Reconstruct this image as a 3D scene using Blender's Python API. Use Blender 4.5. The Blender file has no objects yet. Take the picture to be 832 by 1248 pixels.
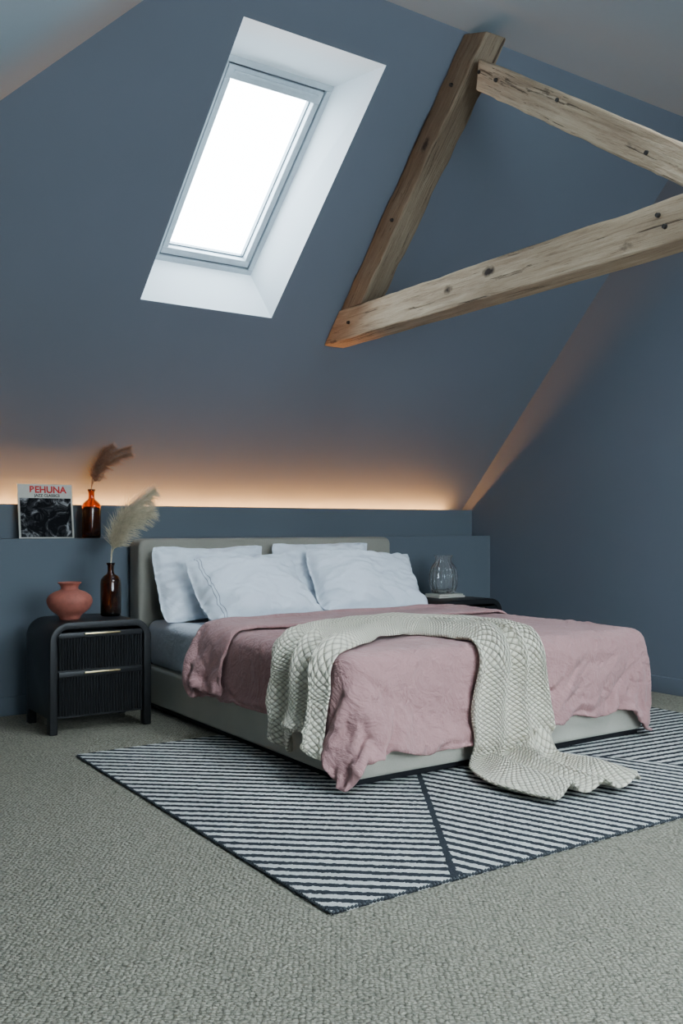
import bpy, bmesh, math, random
from mathutils import Vector, Matrix, noise
from mathutils.bvhtree import BVHTree
random.seed(7)
S=bpy.context.scene
D=bpy.data
def link(o):
    S.collection.objects.link(o); return o
def empty(name,loc=(0,0,0)):
    e=D.objects.new(name,None); e.empty_display_size=.05; e.location=loc; return link(e)
def mesh(name,verts,faces,mat=None,parent=None,smooth=False):
    me=D.meshes.new(name); me.from_pydata([tuple(v) for v in verts],[],faces); me.validate(); me.update()
    if smooth:
        me.polygons.foreach_set('use_smooth',[True]*len(me.polygons))
    o=D.objects.new(name,me); link(o)
    if mat: me.materials.append(mat)
    if parent: o.parent=parent
    return o
def bev(o,w,seg=3):
    m=o.modifiers.new('bevel','BEVEL'); m.width=w; m.segments=seg; m.limit_method='ANGLE'; m.harden_normals=False
    return o
def smooth(o):
    o.data.polygons.foreach_set('use_smooth',[True]*len(o.data.polygons)); return o
def box(name,x0,x1,y0,y1,z0,z1,mat,parent=None,b=0,seg=3):
    v=[(x0,y0,z0),(x1,y0,z0),(x1,y1,z0),(x0,y1,z0),(x0,y0,z1),(x1,y0,z1),(x1,y1,z1),(x0,y1,z1)]
    f=[(0,3,2,1),(4,5,6,7),(0,1,5,4),(1,2,6,5),(2,3,7,6),(3,0,4,7)]
    o=mesh(name,v,f,mat,parent)
    if b: bev(o,b,seg); smooth(o)
    return o
def bake(o):
    dg=bpy.context.evaluated_depsgraph_get(); dg.update()
    me=D.meshes.new_from_object(o.evaluated_get(dg)); o.modifiers.clear(); o.data=me
    return o
def lathe(name,prof,mat,parent=None,seg=64,loc=(0,0,0),rib=0,ribn=0):
    v=[];f=[]
    n=len(prof)
    for r,z in prof:
        for k in range(seg):
            a=2*math.pi*k/seg
            rr=r*(1+rib*math.cos(ribn*a)) if r>1e-4 else r
            v.append((rr*math.cos(a),rr*math.sin(a),z))
    for i in range(n-1):
        for k in range(seg):
            k2=(k+1)%seg
            f.append((i*seg+k,i*seg+k2,(i+1)*seg+k2,(i+1)*seg+k))
    o=mesh(name,v,f,mat,parent,True)
    bm=bmesh.new(); bm.from_mesh(o.data); bmesh.ops.remove_doubles(bm,verts=bm.verts,dist=1e-5); bmesh.ops.recalc_face_normals(bm,faces=bm.faces); bm.to_mesh(o.data); bm.free()
    smooth(o); o.location=loc
    return o
def smoothprof(pts,n=6):
    out=[]
    P=[Vector((a,b)) for a,b in pts]
    for i in range(len(P)-1):
        p0=P[max(i-1,0)];p1=P[i];p2=P[i+1];p3=P[min(i+2,len(P)-1)]
        for k in range(n):
            t=k/n
            q=0.5*((2*p1)+(-p0+p2)*t+(2*p0-5*p1+4*p2-p3)*t*t+(-p0+3*p1-3*p2+p3)*t**3)
            out.append((max(q.x,0),q.y))
    out.append((P[-1].x,P[-1].y))
    return out
# ---------------------------------------------------------------- materials
class NT:
    def __init__(s,name):
        s.m=D.materials.new(name); s.m.use_nodes=True; s.n=s.m.node_tree.nodes; s.l=s.m.node_tree.links
        s.b=s.n['Principled BSDF']; s.tc=s.n.new('ShaderNodeTexCoord')
    def new(s,t,**k):
        x=s.n.new(t)
        for a,v in k.items(): setattr(x,a,v)
        return x
    def put(s,sock,v):
        if isinstance(v,bpy.types.NodeSocket): s.l.new(v,sock)
        else: sock.default_value=v
    def math(s,op,a,b=0.0,c=None):
        x=s.new('ShaderNodeMath',operation=op); s.put(x.inputs[0],a)
        if b is not None: s.put(x.inputs[1],b)
        if c is not None: s.put(x.inputs[2],c)
        return x.outputs[0]
    def noise(s,vec,scale,detail=4,rough=.5,dist=0):
        x=s.new('ShaderNodeTexNoise'); s.put(x.inputs['Vector'],vec); x.inputs['Scale'].default_value=scale
        x.inputs['Detail'].default_value=detail; x.inputs['Roughness'].default_value=rough; x.inputs['Distortion'].default_value=dist
        return x.outputs['Fac']
    def ramp(s,fac,stops):
        x=s.new('ShaderNodeValToRGB'); s.put(x.inputs[0],fac)
        e=x.color_ramp.elements
        while len(e)<len(stops): e.new(.5)
        for i,(p,c) in enumerate(stops):
            e[i].position=p; e[i].color=(*c,1)
        return x.outputs[0]
    def mix(s,fac,a,b):
        x=s.new('ShaderNodeMix',data_type='RGBA'); s.put(x.inputs[0],fac)
        for i,c in ((6,a),(7,b)):
            if isinstance(c,bpy.types.NodeSocket): s.l.new(c,x.inputs[i])
            else: x.inputs[i].default_value=(*c,1)
        return x.outputs[2]
    def bump(s,h,strength=.3,dist=.01,nrm=None):
        x=s.new('ShaderNodeBump'); x.inputs['Strength'].default_value=strength; x.inputs['Distance'].default_value=dist
        s.put(x.inputs['Height'],h)
        if nrm is not None: s.l.new(nrm,x.inputs['Normal'])
        s.l.new(x.outputs[0],s.b.inputs['Normal']); return x.outputs[0]
    def col(s,c):
        if isinstance(c,bpy.types.NodeSocket): s.l.new(c,s.b.inputs['Base Color'])
        else: s.b.inputs['Base Color'].default_value=(*c,1)
    def mapping(s,vec,scale=(1,1,1),rot=(0,0,0)):
        x=s.new('ShaderNodeMapping'); s.put(x.inputs[0],vec); x.inputs['Scale'].default_value=scale; x.inputs['Rotation'].default_value=rot
        return x.outputs[0]
def simple(name,c,rough=.6,metal=0,nscale=30,var=.06,bs=.1,bd=.002,spec=.5,sheen=0):
    t=NT(name); o=t.tc.outputs['Object']
    n=t.noise(o,nscale)
    a=tuple(x*(1-var) for x in c); b=tuple(min(1,x*(1+var)) for x in c)
    t.col(t.ramp(n,[(.3,a),(.7,b)])); t.b.inputs['Roughness'].default_value=rough; t.b.inputs['Metallic'].default_value=metal
    t.b.inputs['Specular IOR Level'].default_value=spec
    if sheen: t.b.inputs['Sheen Weight'].default_value=sheen
    if bs: t.bump(n,bs,bd)
    return t.m
def paint(name,c):
    t=NT(name); o=t.tc.outputs['Object']
    n=t.noise(o,1.3,3); t.col(t.ramp(n,[(.3,tuple(x*.97 for x in c)),(.7,tuple(x*1.03 for x in c))]))
    t.b.inputs['Roughness'].default_value=.75; t.b.inputs['Specular IOR Level'].default_value=.25
    t.bump(t.noise(o,160,3),.06,.001); return t.m
m_wall=paint('wall_paint',(.101,.118,.143))
m_ceil=paint('ceiling_paint_lit',(.245,.29,.32))  # wall paint made lighter, painting in the skylight bounce on these planes
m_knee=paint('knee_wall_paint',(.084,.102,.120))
m_reveal=paint('reveal_paint',(.85,.91,.94))
m_black=simple('black_wood',(.008,.008,.009),.42,nscale=60,bs=.05,bd=.001,spec=.35)
m_brass=simple('brass',(.75,.58,.3),.28,1,bs=0)
m_frame=simple('window_frame_paint',(.42,.48,.52),.4,bs=0)
m_frame2=simple('window_metal',(.16,.19,.21),.35,.6,bs=0)
m_white=simple('cream_paper',(.42,.40,.34),.7,bs=.05)
m_red=simple('red_ink',(.40,.03,.03),.6,bs=0,spec=.1)
m_blackp=simple('black_plastic',(.01,.01,.012),.45,bs=0,spec=.25)
m_bolt=simple('iron',(.03,.025,.022),.5,.8,bs=.2)
def m_carpet():
    t=NT('loop_carpet'); o=t.tc.outputs['Object']
    mp=t.mapping(t.mapping(o,(1,1,1),(0,0,math.radians(34))),(1,1.35,1))
    v=t.new('ShaderNodeTexVoronoi'); t.put(v.inputs['Vector'],mp); v.inputs['Scale'].default_value=82; v.inputs['Randomness'].default_value=.6
    v.feature='F1'
    inv=t.math('SUBTRACT',1.0,v.outputs['Distance'])
    n=t.noise(o,230,2); n2=t.noise(o,2.2,3)
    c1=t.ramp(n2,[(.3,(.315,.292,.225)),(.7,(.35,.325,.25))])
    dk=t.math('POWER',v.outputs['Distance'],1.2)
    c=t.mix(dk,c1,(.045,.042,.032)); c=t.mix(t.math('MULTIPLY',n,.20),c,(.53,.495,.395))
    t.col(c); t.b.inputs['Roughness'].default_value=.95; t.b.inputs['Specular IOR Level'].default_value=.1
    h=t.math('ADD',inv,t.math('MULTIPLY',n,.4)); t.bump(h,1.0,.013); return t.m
def m_rug():
    t=NT('striped_rug_wool'); o=t.tc.outputs['Object']
    nx=t.new('ShaderNodeTexNoise'); t.put(nx.inputs['Vector'],o); nx.inputs['Scale'].default_value=70; nx.inputs['Detail'].default_value=2
    sc=t.new('ShaderNodeVectorMath',operation='MULTIPLY_ADD'); t.l.new(nx.outputs['Color'],sc.inputs[0]); sc.inputs[1].default_value=(.018,.018,0); t.l.new(o,sc.inputs[2])
    sp=t.new('ShaderNodeSeparateXYZ'); t.l.new(sc.outputs[0],sp.inputs[0]); X,Y=sp.outputs[0],sp.outputs[1]
    def stripes(h,p,duty):
        a=math.radians(h); nxx,nyy=math.cos(a),-math.sin(a)
        d=t.math('ADD',t.math('MULTIPLY',X,nxx/p),t.math('MULTIPLY',Y,nyy/p))
        return t.math('LESS_THAN',t.math('FRACT',d),duty)
    def line(x0,y0,x1,y1):
        dx,dy=x1-x0,y1-y0; L=math.hypot(dx,dy); a,b=dy/L,-dx/L
        return t.math('ADD',t.math('ADD',t.math('MULTIPLY',X,a),t.math('MULTIPLY',Y,b)),-(a*x0+b*y0))
    sA=stripes(130,.052,.50); sB=stripes(160,.052,.50); sC=stripes(95,.052,.50)
    l1=line(1.76,2.03,2.34,2.91)
    l2b=line(3.217,2.716,3.37,2.448)
    m1=t.math('GREATER_THAN',l1,0.0); m2=t.math('GREATER_THAN',t.math('MULTIPLY',l2b,-1.0),0.0)
    m2=t.math('MULTIPLY',m2,m1)
    s=t.math('ADD',t.math('MULTIPLY',sA,t.math('SUBTRACT',1.0,m1)),t.math('MULTIPLY',sB,m1))
    s=t.math('ADD',t.math('MULTIPLY',s,t.math('SUBTRACT',1.0,m2)),t.math('MULTIPLY',sC,m2))
    e=t.math('LESS_THAN',t.math('ABSOLUTE',l1,None),.011)
    s=t.math('MAXIMUM',s,e)
    n=t.noise(o,260,2)
    c=t.mix(s,t.ramp(n,[(.3,(.37,.37,.345)),(.7,(.60,.595,.56))]),t.ramp(n,[(.3,(.013,.016,.020)),(.7,(.036,.040,.047))]))
    t.col(c); t.b.inputs['Roughness'].default_value=.95; t.b.inputs['Specular IOR Level'].default_value=.1
    t.bump(t.math('ADD',n,t.math('MULTIPLY',s,-.6)),.8,.006); return t.m
def m_fabric(name,c,scale=420,bs=.35,bd=.002,var=.08,wr=0,sheen=.2,usewr=6):
    t=NT(name); o=t.tc.outputs['Object']
    n=t.noise(o,scale,2); n2=t.noise(o,5,3)
    f=t.math('ADD',t.math('MULTIPLY',n,.6),t.math('MULTIPLY',n2,.4))
    t.col(t.ramp(f,[(.35,tuple(x*(1-var) for x in c)),(.65,tuple(min(1,x*(1+var)) for x in c))]))
    t.b.inputs['Roughness'].default_value=.9; t.b.inputs['Specular IOR Level'].default_value=.15; t.b.inputs['Sheen Weight'].default_value=sheen
    b=t.bump(n,bs,bd)
    if wr:
        w=t.noise(o,usewr,5,.6,1.2); w2=t.noise(o,usewr*4,3,.55,.8)
        t.bump(t.math('ADD',w,t.math('MULTIPLY',w2,.35)),wr,.05,b)
    return t.m
m_uph=m_fabric('greige_upholstery',(.45,.43,.355),500,.5,.002)
m_uph2=m_fabric('headboard_upholstery',(.23,.215,.178),500,.5,.002)
m_duvet=m_fabric('pink_washed_linen',(.365,.198,.192),600,.3,.0015,.07,.62,.12,6)
m_sheet=m_fabric('white_cotton_sheet',(.60,.64,.70),800,.1,.001,.03,.35,.1,4)
def m_pillow(name,trim):
    t=NT(name); uv=t.tc.outputs['UV']; o=t.tc.outputs['Object']
    sp=t.new('ShaderNodeSeparateXYZ'); t.l.new(uv,sp.inputs[0])
    a=t.math('MULTIPLY',sp.outputs[0],-1.0)
    l=t.math('MAXIMUM',t.math('LESS_THAN',t.math('ABSOLUTE',t.math('SUBTRACT',a,.80),None),.005),t.math('LESS_THAN',t.math('ABSOLUTE',t.math('SUBTRACT',a,.84),None),.005))
    n2=t.noise(o,5,3)
    c=t.ramp(n2,[(.3,(.62,.665,.72)),(.7,(.66,.705,.76))])
    t.col(t.mix(t.math('MULTIPLY',l,trim),c,(.22,.25,.29))); t.b.inputs['Roughness'].default_value=.85; t.b.inputs['Specular IOR Level'].default_value=.15
    w=t.noise(o,5,4,.55,1.2); t.bump(w,.45,.05); return t.m
m_pil=m_pillow('white_pillowcase',0.0); m_pilt=m_pillow('white_stitched_pillowcase',1.0)
def m_knit():
    t=NT('cream_chunky_knit'); uv=t.tc.outputs['UV']; o=t.tc.outputs['Object']
    sp=t.new('ShaderNodeSeparateXYZ'); t.l.new(uv,sp.inputs[0]); U,V=sp.outputs[0],sp.outputs[1]
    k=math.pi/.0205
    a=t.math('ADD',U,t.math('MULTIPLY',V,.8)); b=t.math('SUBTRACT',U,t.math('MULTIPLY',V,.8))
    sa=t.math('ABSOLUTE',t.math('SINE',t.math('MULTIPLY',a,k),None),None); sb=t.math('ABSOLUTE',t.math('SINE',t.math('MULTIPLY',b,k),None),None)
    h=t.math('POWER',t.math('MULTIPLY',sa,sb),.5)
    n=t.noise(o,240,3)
    c=t.ramp(h,[(0,(.26,.225,.155)),(.34,(.62,.56,.43)),(1,(.82,.76,.61))])  # gaps between stitches darkened in the colour, as cavity shade
    t.col(c); t.b.inputs['Roughness'].default_value=.95; t.b.inputs['Specular IOR Level'].default_value=.1; t.b.inputs['Sheen Weight'].default_value=.1
    t.bump(t.math('ADD',h,t.math('MULTIPLY',n,.6)),1.0,.011); return t.m
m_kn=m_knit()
def m_wood(name,ang,dk=1.0):
    t=NT(name); o=t.tc.outputs['Object']
    r=t.mapping(o,(1,1,1),(ang,0,0))
    g=t.noise(t.mapping(r,(14,.7,14)),3,6,.75,.6)
    g2=t.noise(t.mapping(r,(60,2.2,60)),3,4,.6,0)
    big=t.noise(t.mapping(r,(3,.8,3)),1.6,4,.6)
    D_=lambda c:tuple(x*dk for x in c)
    c=t.ramp(g,[(.30,D_((.15,.09,.052))),(.46,D_((.38,.27,.17))),(.66,D_((.57,.44,.30)))])
    c=t.mix(t.math('MULTIPLY',g2,.38),c,D_((.60,.48,.35)))
    c=t.mix(t.ramp(big,[(.44,(0,0,0)),(.71,(.6,.6,.6))]),c,D_((.20,.125,.075)))
    v=t.new('ShaderNodeTexVoronoi'); t.put(v.inputs['Vector'],t.mapping(r,(1,.6,1))); v.inputs['Scale'].default_value=5.0
    k=t.ramp(t.math('ADD',v.outputs['Distance'],t.math('MULTIPLY',t.noise(o,40,3),.12)),[(.12,(1,1,1)),(.20,(0,0,0))])
    c=t.mix(k,c,(.025,.015,.010))
    cr=t.ramp(t.noise(t.mapping(r,(30,.8,30)),2.2,4,.75,.3),[(.35,(1,1,1)),(.39,(0,0,0))])
    c=t.mix(t.math('MULTIPLY',cr,.85),c,(.045,.028,.018))
    t.col(c); t.b.inputs['Roughness'].default_value=.8; t.b.inputs['Specular IOR Level'].default_value=.2
    ch=t.noise(t.mapping(r,(8,5,8)),3,5,.7)
    hgt=t.math('ADD',t.math('ADD',g,t.math('MULTIPLY',g2,.6)),t.math('ADD',t.math('MULTIPLY',cr,-.9),t.math('MULTIPLY',ch,.5)))
    t.bump(hgt,.8,.012); return t.m
def m_glass(name,c,rough=.03,tr=1.0):
    t=NT(name); o=t.tc.outputs['Object']; t.col(t.ramp(t.noise(o,8,2),[(.3,c),(.7,tuple(min(1,x*1.1) for x in c))]))
    t.b.inputs['Transmission Weight'].default_value=tr; t.b.inputs['Roughness'].default_value=rough; t.b.inputs['IOR'].default_value=1.45; return t.m
# ---------------------------------------------------------------- room
GX=4.783; LX=-1.0; RY=-1.8; RZ=3.34
def sz(y): return 6.848-1.05*y
def sy(z): return (6.848-z)/1.05
ridge=sy(RZ); KY=5.13; RI=5.33
carp=m_carpet()
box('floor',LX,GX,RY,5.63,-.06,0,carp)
TL=(1.873,3.514);TR=(2.622,3.514);BR=(2.556,4.476);BL=(1.80,4.476)
P=lambda x,y:(x,y,sz(y))
v=[P(LX,5.627),P(LX,5.475),P(1.7196,ridge),P(*TL),P(*BL),P(BL[0],5.627),P(*TR),P(GX,ridge),P(GX,5.627),P(BR[0],5.627),P(*BR)]
f=[(0,1,2,3,4,5),(2,7,6,3),(4,10,9,5),(6,7,8,9,10)]
mesh('ceiling_slope_back',v,f,m_wall)
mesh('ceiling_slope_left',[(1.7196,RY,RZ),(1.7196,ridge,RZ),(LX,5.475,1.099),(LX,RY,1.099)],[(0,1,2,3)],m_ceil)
hx0,hx1,hy0,hy1=2.1,3.7,-.3,1.5  # unseen ceiling opening, added to hold the overhead fill lamp
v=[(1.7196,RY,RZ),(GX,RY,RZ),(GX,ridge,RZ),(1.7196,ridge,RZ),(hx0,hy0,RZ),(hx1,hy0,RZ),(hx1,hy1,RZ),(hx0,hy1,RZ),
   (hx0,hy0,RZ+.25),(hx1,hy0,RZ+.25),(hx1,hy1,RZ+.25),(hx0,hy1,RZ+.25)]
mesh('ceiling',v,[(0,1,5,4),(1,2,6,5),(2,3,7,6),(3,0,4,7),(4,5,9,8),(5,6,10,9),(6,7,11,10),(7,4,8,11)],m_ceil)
mesh('wall_right',[(GX,RY,0),(GX,5.627,0),(GX,5.627,sz(5.627)),(GX,ridge,RZ),(GX,RY,RZ)],[(0,1,2,3,4)],m_wall)
mesh('wall_left',[(LX,RY,0),(LX,5.627,0),(LX,5.627,.94),(LX,5.475,1.099),(LX,RY,1.099)],[(0,1,2,3,4)],m_wall)
wx0,wx1,wz0,wz1=.6,3.2,.8,2.3
v=[(LX,RY,0),(GX,RY,0),(GX,RY,RZ),(1.7196,RY,RZ),(LX,RY,1.099),(wx0,RY,wz0),(wx1,RY,wz0),(wx1,RY,wz1),(wx0,RY,wz1)]
mesh('wall_front',v,[(0,1,6,5),(1,2,7,6),(2,3,8,7),(3,4,8),(4,0,5,8)],m_wall)
wf=empty('fill_window')  # unseen window, added around the fill lamp behind the camera
for a in [(wx0,wx1,wz0,wz0+.06),(wx0,wx1,wz1-.06,wz1),(wx0,wx0+.06,wz0+.06,wz1-.06),(wx1-.06,wx1,wz0+.06,wz1-.06),(1.87,1.93,wz0+.06,wz1-.06)]:
    box('frame',a[0],a[1],RY-.04,RY+.02,a[2],a[3],m_frame,wf)
RT=.010
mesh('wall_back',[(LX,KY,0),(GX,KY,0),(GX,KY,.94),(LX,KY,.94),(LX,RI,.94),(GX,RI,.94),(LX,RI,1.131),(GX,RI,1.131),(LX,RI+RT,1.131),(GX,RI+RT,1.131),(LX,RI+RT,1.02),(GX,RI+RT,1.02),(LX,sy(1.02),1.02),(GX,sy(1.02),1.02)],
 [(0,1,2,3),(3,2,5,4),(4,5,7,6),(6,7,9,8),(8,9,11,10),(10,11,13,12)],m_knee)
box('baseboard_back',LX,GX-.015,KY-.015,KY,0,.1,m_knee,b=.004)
box('baseboard_right',GX-.015,GX,RY,KY,0,.1,m_wall,b=.004)
led=empty('led_strip')
t=NT('led_diffuser'); t.col(t.ramp(t.noise(t.tc.outputs['Object'],5),[(0,(1,.6,.3)),(1,(1,.62,.32))])); t.b.inputs['Emission Color'].default_value=(1,.43,.12,1); t.b.inputs['Emission Strength'].default_value=330
box('diffuser',LX+.05,4.60,5.392,5.402,1.083,1.088,t.m,led)
box('channel',LX+.05,4.60,5.387,5.407,1.021,1.083,m_frame,led)
# skylight
sk=empty('window_1')
def W(x,y,dz=.29): return (x,y,6.848+dz-1.05*y)
wTL,wTR,wBR,wBL=(1.94,3.808),(2.512,3.808),(2.447,4.524),(1.887,4.524)
rv=[P(*TL),P(*TR),P(*BR),P(*BL),W(*wTL),W(*wTR),W(*wBR),W(*wBL)]
mesh('reveal',rv,[(0,1,5,4),(1,2,6,5),(2,3,7,6),(3,0,4,7)],m_reveal,sk)
def lerp2(u,v):
    a=Vector(W(*wTL)).lerp(Vector(W(*wTR)),u); b=Vector(W(*wBL)).lerp(Vector(W(*wBR)),u); return a.lerp(b,v)
nrm=Vector((0,.724,.69))
def wbar(name,u0,u1,v0,v1,d0,d1,mat):
    q=[lerp2(u0,v0),lerp2(u1,v0),lerp2(u1,v1),lerp2(u0,v1)]
    vs=[p+nrm*d0 for p in q]+[p+nrm*d1 for p in q]
    o=mesh(name,vs,[(0,1,2,3),(7,6,5,4),(0,4,5,1),(1,5,6,2),(2,6,7,3),(3,7,4,0)],mat,sk); bev(o,.004,2); return o
def wring(name,u0,u1,v0,v1,tu,tv,d0,d1,mat,top=None):
    tt=top or tv
    wbar(name+'_top',u0,u1,v0,v0+tt,d0,d1,mat); wbar(name+'_bottom',u0,u1,v1-tv,v1,d0,d1,mat)
    wbar(name+'_left',u0,u0+tu,v0+tt,v1-tv,d0,d1,mat); wbar(name+'_right',u1-tu,u1,v0+tt,v1-tv,d0,d1,mat)
wring('outer_frame',-.01,1.01,-.01,1.01,.05,.03,-.01,.06,m_frame)
wring('sash_gap',.04,.96,.02,.98,.015,.01,.005,.06,m_frame2)
wring('sash',.05,.95,.03,.97,.055,.035,-.004,.06,m_frame,.06)
wring('gasket',.105,.895,.09,.935,.012,.008,.03,.06,m_frame2)
wbar('handle_bar',.1,.9,.045,.06,-.02,-.006,m_frame)
# truss
def beam(name,q0,q1,x0,x1,ang,parent,n=40,dk=1.0):
    vs=[];fs=[]
    for i in range(n+1):
        s=i/n
        a=[(q0[k][0]*(1-s)+q1[k][0]*s,q0[k][1]*(1-s)+q1[k][1]*s) for k in range(2)]
        for (x,k) in ((x0,0),(x1,0),(x1,1),(x0,1)):
            w=noise.noise(Vector((x*7,s*14,k*3+ang)))*.010
            vs.append((x+w*(1 if x==x0 else -1),a[k][0],a[k][1]+(-abs(w) if k==0 else abs(w))))
    for i in range(n):
        b=i*4
        for k in range(4):
            k2=(k+1)%4; fs.append((b+k,b+k2,b+4+k2,b+4+k))
    fs.append((3,2,1,0)); b=n*4; fs.append((b,b+1,b+2,b+3))
    o=mesh(name,vs,fs,m_wood('oak_'+name,ang,dk),parent)
    bm=bmesh.new(); bm.from_mesh(o.data); bmesh.ops.recalc_face_normals(bm,faces=bm.faces); bm.to_mesh(o.data); bm.free()
    bev(o,.008,2); return o
tr=empty('roof_truss')
BX0,BX1=2.95,3.09
e=.004
beam('collar_beam',[(sy(2.225)-e,2.225),(sy(2.05)-e,2.05)],[(1.72,2.225),(1.72,2.05)],BX0,BX1,0,tr,dk=.85)
beam('rafter_back',[(4.40,sz(4.40)-e),(4.19,2.225)],[(3.345,sz(3.345)-e),(3.19,3.275)],BX0+.004,BX1-.004,math.atan(1.05),tr,dk=.42)  # same oak with its colour darkened to paint in the shaded side
beam('rafter_front',[(3.235,2.40+.705*(3.235-2.143)),(3.26,2.24+.705*(3.26-2.143))],[(1.89,2.226),(2.118,2.226)],BX0-.004,BX1+.004,-math.atan(.705),tr,dk=.78)
def bolt(y,z,r=.011):
    bm=bmesh.new(); bmesh.ops.create_cone(bm,cap_ends=True,segments=16,radius1=r,radius2=r*.8,depth=.012)
    me=D.meshes.new('bolt'); bm.to_mesh(me); bm.free(); o=D.objects.new('bolt',me); link(o); me.materials.append(m_bolt)
    o.location=(BX0-.006,y,z); o.rotation_euler=(0,-math.pi/2,0); o.parent=tr
for y,z in [(2.25,2.17),(2.22,2.12),(4.3,2.14),(3.23,3.1),(3.12,3.02),(2.75,2.79),(3.43,3.12),(3.9,2.6),(2.3,2.42)]: bolt(y,z,.010)
# ---------------------------------------------------------------- rug
rug=box('area_rug',1.33,4.30,2.02,4.03,0.0,.012,m_rug())
bmr=simple('rug_binding',(.03,.035,.04),.9,nscale=90,var=.4,bs=.8,bd=.004)
def binding():
    vs=[];fs=[]
    c=[(1.33,2.02),(4.30,2.02),(4.30,4.03),(1.33,4.03)]
    for i in range(4):
        a=Vector(c[i]);b=Vector(c[(i+1)%4]);L=(b-a).length;n=int(L/.012)
        for k in range(n):
            p=a.lerp(b,(k+.5)/n); r=.0085
            base=len(vs)
            for (dx,dy,dz) in ((r,0,0),(0,r,0),(-r,0,0),(0,-r,0),(0,0,.0062),(0,0,-.006)):
                vs.append((p.x+dx,p.y+dy,.0068+dz))
            for t3 in ((0,1,4),(1,2,4),(2,3,4),(3,0,4),(1,0,5),(2,1,5),(3,2,5),(0,3,5)): fs.append(tuple(base+q for q in t3))
    mesh('binding',vs,fs,bmr,rug,True)
binding()
# ---------------------------------------------------------------- bed
bed=empty('bed')
BXa,BXb,BYa,BYb=2.008,3.714,2.925,4.96
box('plinth',BXa+.02,BXb-.02,BYa+.015,BYb,.0135,.045,m_blackp,bed)
box('base',BXa,BXb,BYa,BYb,.035,.238,m_uph,bed,b=.018,seg=4)
def roundrect_extr(name,x0,x1,z0,z1,r,y0,y1,mat,parent,seg=10,b=.02):
    pts=[(x0,z0),(x1,z0)]
    for k in range(seg+1):
        a=math.pi/2*k/seg; pts.append((x1-r+r*math.cos(a),z1-r+r*math.sin(a)))
    for k in range(seg+1):
        a=math.pi/2+math.pi/2*k/seg; pts.append((x0+r+r*math.cos(a),z1-r+r*math.sin(a)))
    n=len(pts); vs=[(x,y0,z) for x,z in pts]+[(x,y1,z) for x,z in pts]
    fs=[tuple(range(n)),tuple(range(2*n-1,n-1,-1))]+[(i,i+n,(i+1)%n+n,(i+1)%n) for i in range(n)]
    o=mesh(name,vs,fs,mat,parent); bm=bmesh.new(); bm.from_mesh(o.data); bmesh.ops.recalc_face_normals(bm,faces=bm.faces); bm.to_mesh(o.data); bm.free()
    m=bev(o,b,4).modifiers[-1]; m.angle_limit=math.radians(50); smooth(o)
    return o
roundrect_extr('headboard',1.985,3.735,.0135,.937,.045,4.955,5.105,m_uph2,bed,b=.02)
box('mattress',BXa+.015,BXb-.015,BYa+.04,4.95,.236,.485,m_sheet,bed,b=.05,seg=6)
def pillow(name,loc,w,h,T,rot,seed,mat):
    n=56; vs=[];fs=[];uvs=[]
    for side in (1,-1):
        for j in range(n+1):
            for i in range(n+1):
                u=2*i/n-1; v=2*j/n-1
                cr=1-.045*(abs(u)**6)*(abs(v)**6)
                x=w/2*u*(1-.06*(1-v*v)*abs(u))*cr; y=h/2*v*(1-.09*(1-u*u)*abs(v))*cr
                au=min(1,abs(u)/.96); av=min(1,abs(v)/.96)
                th=T/2*((1-au**2.3)*(1-av**2.3))**.5 if au<1 and av<1 else 0
                ed=max(abs(u),abs(v)); p=Vector((u*2.2+seed,v*2.2,side*.7))
                wk=(noise.noise(Vector((u*2.5+seed,v*2.5,side)))*.030+(.5-abs(noise.noise(Vector((u*3+v*2+seed,v*4-u,side)))))*.030)*(1-ed**6)
                puck=math.sin((u if abs(v)>abs(u) else v)*20+noise.noise(p)*6)*.008*max(0,(ed-.5))/.5*(1 if ed<.97 else .5)
                bend=.05*(v*v)-.02*u*u+noise.noise(Vector((u*1.5,v*1.5,seed)))*.03
                z=side*(th+wk*(th>0))+puck+bend+side*.0015
                vs.append((x,y,z)); uvs.append((u,v))
        off=0 if side==1 else (n+1)**2
        for j in range(n):
            for i in range(n):
                a=off+j*(n+1)+i
                q=(a,a+1,a+n+2,a+n+1); fs.append(q if side==1 else q[::-1])
    N=(n+1)**2
    rim=[i for i in range(n)]+[n+j*(n+1) for j in range(n)]+[n*(n+1)+n-i for i in range(n)]+[(n-j)*(n+1) for j in range(n)]
    for k in range(len(rim)):
        a,b=rim[k],rim[(k+1)%len(rim)]; fs.append((b,a,a+N,b+N))
    o=mesh(name,vs,fs,mat,None,True)
    ul=o.data.uv_layers.new(name='UVMap')
    for lp in o.data.loops: ul.data[lp.index].uv=uvs[lp.vertex_index]
    o.location=loc; o.rotation_euler=rot
    m=o.modifiers.new('sub','SUBSURF'); m.levels=1; m.render_levels=1
    return o
R=math.radians
pillow('pillow',(2.37,4.80,.675),.72,.46,.17,(R(64),0,R(1)),1.3,m_pil)
pillow('pillow',(3.14,4.81,.690),.72,.46,.17,(R(64),0,R(-1)),4.1,m_pil)
pillow('pillow',(2.49,4.55,.648),.72,.47,.25,(R(46),R(-3),R(4)),7.7,m_pilt)
pillow('pillow',(3.27,4.57,.656),.75,.47,.25,(R(48),R(3),R(-6)),9.2,m_pil)
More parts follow.
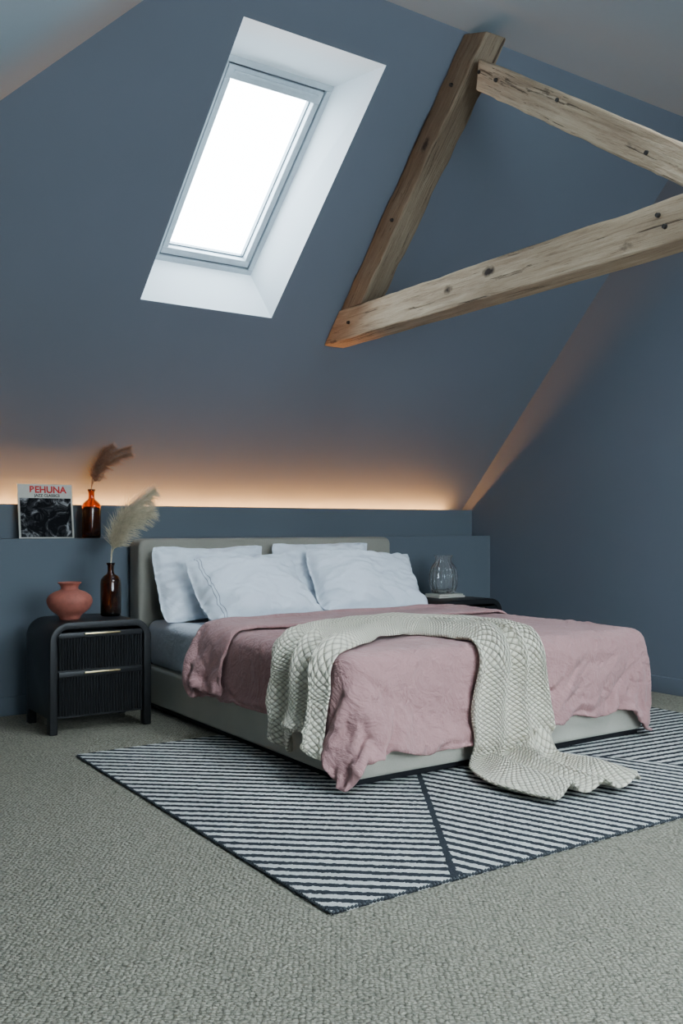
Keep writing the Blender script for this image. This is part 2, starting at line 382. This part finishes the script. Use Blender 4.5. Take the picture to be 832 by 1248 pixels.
# ---------------------------------------------------------------- cloth
def add_col(o,th=.01):
    o.modifiers.new('Collision','COLLISION'); o.collision.thickness_outer=th; o.collision.thickness_inner=.05; o.collision.cloth_friction=25
def sim(o,frames,mass=.4,tens=12,bend=1.0,dist=.01,selfc=True,sd=.008,q=7,air=2):
    S.frame_start=1; S.frame_end=frames
    m=o.modifiers.new('Cloth','CLOTH'); s=m.settings
    s.quality=q; s.mass=mass; s.tension_stiffness=tens; s.compression_stiffness=tens; s.shear_stiffness=tens*.6; s.bending_stiffness=bend; s.air_damping=air
    s.tension_damping=10;s.compression_damping=10;s.shear_damping=10;s.bending_damping=1
    c=m.collision_settings; c.distance_min=dist; c.collision_quality=3; c.use_self_collision=selfc; c.self_distance_min=sd; c.friction=15
    m.point_cache.frame_start=1; m.point_cache.frame_end=frames
    for fr in range(1,frames+1): S.frame_set(fr)
    bake(o); smooth(o)
colb=box('tmp_collider',BXa-.0,BXb+.0,BYa,4.95,.03,.487,None,None,b=.045,seg=6); bake(colb); add_col(colb,.012)
def duvet():
    nx=94; x0,x1=1.625,4.065; dx=(x1-x0)/nx
    L1=1.75; fold=.34; y0=2.59; r=.028; z0=.535
    Lt=L1+math.pi*r+fold; ny=int(Lt/dx)
    vs=[];fs=[]
    for j in range(ny+1):
        s=Lt*j/ny
        if s<L1: y,z=y0+s,z0
        elif s<L1+math.pi*r:
            a=(s-L1)/r; y=y0+L1+r*math.sin(a); z=z0+r-r*math.cos(a)
        else: y=y0+L1-(s-L1-math.pi*r); z=z0+2*r
        for i in range(nx+1):
            x=x0+dx*i
            w=noise.noise(Vector((x*4,s*4,1)))*.016+noise.noise(Vector((x*11,s*11,4)))*.007
            vs.append((x+noise.noise(Vector((s*3,x*2,9)))*.008,y+noise.noise(Vector((x*3,s*2,5)))*.01,z+w))
    for j in range(ny):
        for i in range(nx):
            a=j*(nx+1)+i; fs.append((a,a+1,a+nx+2,a+nx+1))
    o=mesh('duvet',vs,fs,m_duvet,None,True)
    sim(o,46,mass=.5,tens=14,bend=1.2,dist=.012,sd=.012,q=6)
    return o
duv=duvet(); S.frame_set(1)
D.objects.remove(colb)
for v_ in duv.data.vertices:
    if v_.co.z<.04: v_.co.z=.04+(v_.co.z-.04)*.12
bvh=BVHTree.FromPolygons([v.co.copy() for v in duv.data.vertices],[tuple(p.vertices) for p in duv.data.polygons])
def throw():
    ctrl=[(1.655,3.17),(1.82,3.18),(2.0,3.20),(2.24,3.36),(2.52,3.45),(2.74,3.36),(2.81,3.12),(2.78,2.85),(2.76,2.55),(2.72,2.32),(2.68,2.12),(2.71,1.95)]
    C=[Vector(c) for c in ctrl]; pts=[]
    for i in range(len(C)-1):
        p0=C[max(i-1,0)];p1=C[i];p2=C[i+1];p3=C[min(i+2,len(C)-1)]
        for k in range(20):
            t=k/20; pts.append(0.5*((2*p1)+(-p0+p2)*t+(2*p0-5*p1+4*p2-p3)*t*t+(-p0+3*p1-3*p2+p3)*t**3))
    pts.append(C[-1]); n=len(pts); m=84
    r=.07; ZT=.50; XE=2.04; YE=2.955
    def prof(d):
        if d<=0: return 0,0,(0,1)
        if d<math.pi*r/2:
            a=d/r; return r*math.sin(a),r*(1-math.cos(a)),(math.sin(a),math.cos(a))
        return r,r+d-math.pi*r/2,(1,0)
    r2=.06; H=ZT-.016
    dfl=math.pi*r/2+(H-r-r2)
    def mapp(x,y):
        if x<XE:
            o,dr,nn=prof(XE-x); return Vector((XE-o,y,ZT-dr)),Vector((-nn[0],0,nn[1]))
        if y<YE:
            d=YE-y
            if d<dfl:
                o,dr,nn=prof(d); return Vector((x,YE-o,ZT-dr)),Vector((0,-nn[0],nn[1]))
            if d<dfl+math.pi*r2/2:
                a=(d-dfl)/r2; return Vector((x,YE-r-r2*(1-math.cos(a)),ZT-H+r2-r2*math.sin(a))),Vector((0,-math.cos(a),math.sin(a)))
            return Vector((x,YE-r-r2-(d-dfl-math.pi*r2/2),ZT-H)),Vector((0,0,1))
        return Vector((x,y,ZT)),Vector((0,0,1))
    G=[];uv=[];s=0
    for j,p in enumerate(pts):
        tg=(pts[min(j+1,n-1)]-pts[max(j-1,0)]).normalized(); nr=Vector((-tg.y,tg.x))
        if j: s+=(p-pts[j-1]).length
        q=j/(n-1)
        ww=.37+.05*math.sin(s*3.2+.5)+.10*max(0,(q-.78)*4.5)+.02*max(0,(.2-q)*5)
        row=[];ru=[]
        for i in range(m+1):
            v=i/m-.5
            ph=2*math.pi*(v*2.9+.30*math.sin(s*2.1+.4)+.35*noise.noise(Vector((s*1.6,v*2.5,2)))+.15)
            f=(.5+.5*math.sin(ph)); f=1-(1-f)**1.6
            amp=.054+.026*noise.noise(Vector((s*1.7,v*2,7)))
            if q<.22 or .60<q<.86: amp*=1.15
            if q>.88: amp*=1-.35*(q-.88)/.12
            edge=min(1,(.5-abs(v))/.05)
            fl=f*amp*(.15+.85*edge)+.007*noise.noise(Vector((s*9,v*9,3)))
            vv=v+.055*math.sin(ph+1.3)*edge
            wob=.03*noise.noise(Vector((s*4,3*(1 if v>0 else -1),1)))*abs(v)*2
            xx,yy=(p+nr*(ww*vv+wob))
            if q>.88: yy-=(.10*(.5+v)+.03*math.sin(v*7) )*(q-.88)/.12
            if q<.1: xx-=.05*math.sin(v*9)*(.1-q)*10
            B,N=mapp(xx,yy); row.append((B,N,fl)); ru.append((s,v*.72))
        G.append(row); uv.append(ru)
    off=[]
    for row in G:
        o=[]
        for B,N,fl in row:
            h=bvh.ray_cast(B+N*.22,-N,.30)
            o.append(max(0,.22-h[3]) if h[0] else 0)
        off.append(o)
    raw=[list(o) for o in off]
    for it in range(6):
        nw=[]
        for j in range(n):
            o=[]
            for i in range(m+1):
                sm=0;c=0
                for dj in (-2,-1,0,1,2):
                    for di in (-2,0,2):
                        a,b=j+dj,i+di
                        if 0<=a<n and 0<=b<=m: sm+=off[a][b];c+=1
                o.append(max(sm/c,raw[j][i]-.004))
            nw.append(o)
        off=nw
    vs=[];uvl=[]
    for j in range(n):
        for i in range(m+1):
            B,N,fl=G[j][i]
            q=B+N*(off[j][i]+.020+fl); q.z=max(q.z,.020); vs.append(q); uvl.append(uv[j][i])
    fs=[]
    for j in range(n-1):
        for i in range(m):
            a=j*(m+1)+i; fs.append((a,a+1,a+m+2,a+m+1))
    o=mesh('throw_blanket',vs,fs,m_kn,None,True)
    ul=o.data.uv_layers.new(name='UVMap')
    for lp in o.data.loops: ul.data[lp.index].uv=uvl[lp.vertex_index]
    return o
thr=throw()
def finish(o,th,off,sub=1):
    m=o.modifiers.new('solid','SOLIDIFY'); m.thickness=th; m.offset=off
    if sub: m=o.modifiers.new('sub','SUBSURF'); m.levels=1; m.render_levels=1
finish(duv,.016,0); finish(thr,.013,0)
# ---------------------------------------------------------------- nightstands
def nightstand(ox):
    x0,x1,y0,y1,zb,zt=1.352+ox,1.868+ox,4.50,4.90,.075,.54
    e=empty('nightstand')
    r=.095;k=12
    def arch(x0,x1,z0,z1,r):
        p=[(x0,z0),(x0,z1-r)]+[(x0+r-r*math.cos(math.pi/2*i/k),z1-r+r*math.sin(math.pi/2*i/k)) for i in range(1,k+1)]
        p+=[(x1-r+r*math.sin(math.pi/2*i/k),z1-r+r*math.cos(math.pi/2*i/k)) for i in range(0,k+1)]
        p+=[(x1,z0)]; return p
    O=arch(x0,x1,0.0,zt,r); I=arch(x0+.04,x1-.04,0.0,zt-.035,r*.55)
    n=len(O); vs=[(x,y0,z) for x,z in O]+[(x,y0,z) for x,z in I]+[(x,y1,z) for x,z in O]+[(x,y1,z) for x,z in I]
    fs=[]
    for i in range(n-1):
        fs+= [(i,i+1,n+i+1,n+i),(2*n+i,3*n+i,3*n+i+1,2*n+i+1),(i,2*n+i,2*n+i+1,i+1),(n+i,n+i+1,3*n+i+1,3*n+i)]
    fs+=[(0,n,3*n,2*n),(n-1,3*n-1,4*n-1,2*n-1)]
    o=mesh('shell',vs,fs,m_black,e); bm=bmesh.new(); bm.from_mesh(o.data); bmesh.ops.recalc_face_normals(bm,faces=bm.faces)
    bm.to_mesh(o.data); bm.free(); smooth(o)
    c=box('tmp_cut',x0-.05,x1+.05,y0+.05,y1-.05,-.05,zb,None)
    bo=o.modifiers.new('b','BOOLEAN'); bo.object=c; bo.operation='DIFFERENCE'; bake(o); D.objects.remove(c)
    m=bev(o,.006,3).modifiers[-1]; m.angle_limit=R(50); smooth(o)
    box('carcass',x0+.038,x1-.038,y0+.02,y1-.01,zb,zt-.06,m_black,e)
    xa,xb=x0+.045,x1-.045
    zmid=.305
    for nm,z0,z1 in (('drawer_lower',zb+.012,zmid-.004),('drawer_upper',zmid+.004,zt-.05)):
        N=30; vs=[];fs=[];seg=6
        ztop=z1-.028 ; w=(xb-xa)/N
        prof=[]
        for q in range(N):
            for s in range(seg):
                a=s/seg; prof.append((xa+(q+a)*w,y0+.012-.007*math.sin(math.pi*a)))
        prof.append((xb,y0+.012))
        for x,y in prof: vs+=[(x,y,z0),(x,y,ztop)]
        for i in range(len(prof)-1): fs.append((2*i,2*i+2,2*i+3,2*i+1))
        mesh(nm+'_flutes',vs,fs,m_black,e)
        box(nm+'_rail',xa,xb,y0+.003,y0+.02,ztop,z1,m_black,e,b=.003)
        xc=(x0+x1)/2
        box(nm+'_handle',xc-.09,xc+.09,y0-.014,y0-.008,z1-.012,z1-.004,m_brass,e,b=.0015)
        for hx in (-.075,.075): box('handle_post',xc+hx-.004,xc+hx+.004,y0-.009,y0+.004,z1-.011,z1-.005,m_brass,e)
    return e
nightstand(0); nightstand(2.44)
ns=.54
m_ter=simple('terracotta',(.27,.075,.05),.75,nscale=50,var=.15,bs=.3,bd=.002)
lathe('terracotta_vase',smoothprof([(0,0),(.045,.0),(.05,.006),(.06,.022),(.095,.052),(.111,.088),(.104,.115),(.078,.136),(.050,.146),(.042,.155),(.046,.170),(.056,.180),(.057,.185),(.050,.184),(.038,.165),(.036,.15),(.05,.135),(.08,.11),(.09,.08),(.06,.03),(0,.012)],5),m_ter,loc=(1.50,4.66,ns+.001))
m_amber=m_glass('amber_glass',(.50,.18,.025)); m_brown=m_glass('brown_glass',(.36,.14,.045))
def bottle(par,mat,s=1,zoff=0):
    p=[(0,.0),(.045,.0),(.052,.006),(.053,.02),(.053,.17),(.050,.19),(.036,.208),(.020,.218),(.0165,.23),(.0165,.262),(.022,.268),(.022,.276),(.014,.276),(.013,.23),(.018,.214),(.034,.202),(.047,.186),(.049,.16),(.049,.02),(.04,.008),(0,.007)]
    return lathe('bottle',[(r*s,z*s) for r,z in p],mat,par)
def plume(name,par,stems,col,seed,nst=420,L=.075,wid=1.0,start=.45,th=.0007):
    rnd=random.Random(seed)
    cu=D.curves.new(name,'CURVE'); cu.dimensions='3D'; cu.bevel_depth=th; cu.bevel_resolution=0
    mt=simple(name+'_fibre',col,.9,nscale=40,var=.2,bs=0)
    cu.materials.append(mt)
    def spl(pts,rad):
        s=cu.splines.new('POLY'); s.points.add(len(pts)-1)
        for i,p in enumerate(pts): s.points[i].co=(*p,1); s.points[i].radius=rad[i]
    for st in stems:
        P=[Vector(p) for p in st]
        def ev(t):
            x=t*(len(P)-1); i=min(int(x),len(P)-2); k=x-i
            p0=P[max(i-1,0)];p1=P[i];p2=P[i+1];p3=P[min(i+2,len(P)-1)]
            return 0.5*((2*p1)+(-p0+p2)*k+(2*p0-5*p1+4*p2-p3)*k*k+(-p0+3*p1-3*p2+p3)*k**3)
        c=[ev(i/24) for i in range(25)]
        spl(c,[3.2-2.5*i/24 for i in range(25)])
        for q in range(nst):
            t=start+(1-start)*rnd.random()**.9
            b=ev(min(t,1)); tg=(ev(min(t+.02,1))-ev(max(t-.02,0))).normalized()
            a=rnd.random()*6.283; s1=tg.cross(Vector((.3,1,.1))).normalized(); s2=tg.cross(s1)
            d=(s1*math.cos(a)+s2*math.sin(a))
            prof=math.sin(math.pi*min(1,(t-start)/(1-start)*.8+.18))**.7
            l=L*(.5+.6*rnd.random())*(.35+.65*prof)*wid
            pts=[];p=b.copy(); dr=(tg*.8+d*.75).normalized()
            for k in range(5):
                pts.append(p.copy()); p=p+dr*l/4; dr=(dr+Vector((.10,0,-.22))+Vector((rnd.uniform(-.1,.1),rnd.uniform(-.1,.1),0))).normalized()
            spl(pts,[1,.9,.7,.5,.25])
    o=D.objects.new(name,cu); link(o); o.parent=par; return o
v1=empty('brown_bottle_with_pampas',(1.735,4.72,ns+.001)); bottle(v1,m_brown)
plume('pampas_plume',v1,[[(0,0,.03),(.003,0,.28),(.03,.0,.42),(.10,-.01,.55),(.22,-.03,.65)],[(0,0,.03),(0,0,.28),(.02,.01,.40),(.08,.0,.51),(.20,-.01,.60)],[(0,0,.03),(0,0,.28),(.03,-.01,.38),(.10,-.02,.48),(.21,-.03,.54)]],(.48,.41,.28),3,900,.11,1.0,.40,.0009)
v2=empty('amber_bottle_with_dried_grass',(1.80,5.205,.941)); bottle(v2,m_amber)
plume('dried_grass_plume',v2,[[(0,0,.03),(0,0,.27),(.01,-.05,.37),(.05,-.13,.46),(.14,-.22,.50)],[(0,0,.03),(0,0,.27),(-.005,-.05,.37),(.01,-.13,.45),(.05,-.21,.51)],[(0,0,.03),(0,0,.27),(.02,-.05,.35),(.07,-.12,.43),(.16,-.2,.47)]],(.24,.135,.085),5,480,.068,1.0,.38,.0010)
gs=empty('book_stack',(4.03,4.76,ns+.001))
box('book_lower',-.11,.11,-.08,.08,0,.012,m_white,gs,b=.002); box('book_upper',-.10,.10,-.075,.075,.0125,.024,m_white,gs,b=.002)
m_clr=m_glass('ribbed_clear_glass',(.93,.93,.91),.04,.97)
lathe('glass_vase',smoothprof([(0,0),(.06,0),(.075,.01),(.088,.05),(.092,.10),(.085,.15),(.07,.185),(.055,.205),(.05,.225),(.056,.245),(.062,.25),(.055,.248),(.044,.225),(.05,.2),(.065,.18),(.08,.145),(.086,.1),(.08,.05),(.06,.015),(0,.01)],5),m_clr,seg=160,loc=(4.03,4.77,ns+.026),rib=.05,ribn=16)
rec=empty('record_sleeve',(1.56,5.235,.941)); rec.rotation_euler=(R(-9),0,0)
box('sleeve',-.152,.152,0,.006,0,.305,m_white,rec)
t=NT('sleeve_photo'); o=t.tc.outputs['Object']; n=t.noise(o,13,5,.6,1.5); t.col(t.ramp(n,[(.46,(.006,.006,.007)),(.56,(.03,.03,.032)),(.66,(.24,.24,.24))])); t.b.inputs['Roughness'].default_value=.9; t.b.inputs['Specular IOR Level'].default_value=.05
box('picture',-.142,.142,-.0012,0,.006,.226,t.m,rec)
def text(body,x,z,size,mat,off=.0012):
    c=D.curves.new('title_text','FONT'); c.body=body; c.size=size; c.align_x='CENTER'; c.extrude=.0004; c.offset=off
    o=D.objects.new('title_text',c); link(o); c.materials.append(mat); o.location=(x,-.0008,z); o.rotation_euler=(R(90),0,0); o.parent=rec
text('BEHUNA',.015,.257,.052,m_red,.0018); text('JAZZ CLASSICS',.01,.234,.021,m_blackp,.0006)
so=empty('wall_socket'); box('plate',3.885,3.965,KY-.008,KY,.70,.78,m_blackp,so,b=.003); box('rocker',3.905,3.925,KY-.012,KY-.008,.72,.76,m_bolt,so); box('rocker',3.932,3.95,KY-.012,KY-.008,.72,.76,m_bolt,so)
# ---------------------------------------------------------------- light
w=D.worlds.new('sky'); S.world=w; w.use_nodes=True; bg=w.node_tree.nodes['Background']; bg.inputs[0].default_value=(.74,.89,1,1); bg.inputs[1].default_value=26
def area(name,loc,tgt,sx,sy_,power,col,portal=False):
    l=D.lights.new(name,'AREA'); l.shape='RECTANGLE'; l.size=sx; l.size_y=sy_; l.energy=power; l.color=col
    o=D.objects.new(name,l); link(o); o.location=loc; o.rotation_euler=(Vector(tgt)-Vector(loc)).to_track_quat('-Z','Y').to_euler()
    if portal: l.cycles.is_portal=True
    return o
c=(lerp2(0,0)+lerp2(1,1))/2+nrm*.1
area('skylight_portal',c,c-nrm,.62,1.1,0,(1,1,1),True)
area('overhead_fill',(2.9,.6,RZ+.24),(2.9,.6,0),1.55,1.75,19,(.80,.91,1))  # added fill lamp above, out of view, in the ceiling opening
area('front_fill',(1.9,RY-.06,1.55),(1.9,5,1.55),2.5,1.4,8,(.82,.92,1))  # added fill lamp behind the camera, just outside the added window
# ---------------------------------------------------------------- camera
cd=D.cameras.new('camera'); cam=D.objects.new('camera',cd); link(cam); S.camera=cam
cd.sensor_fit='AUTO'; cd.sensor_width=36; cd.lens=1143/1248*36; cd.shift_y=19/1248; cd.clip_start=.05
cam.location=(0,0,1.0); cam.rotation_euler=(R(90),0,R(-34))
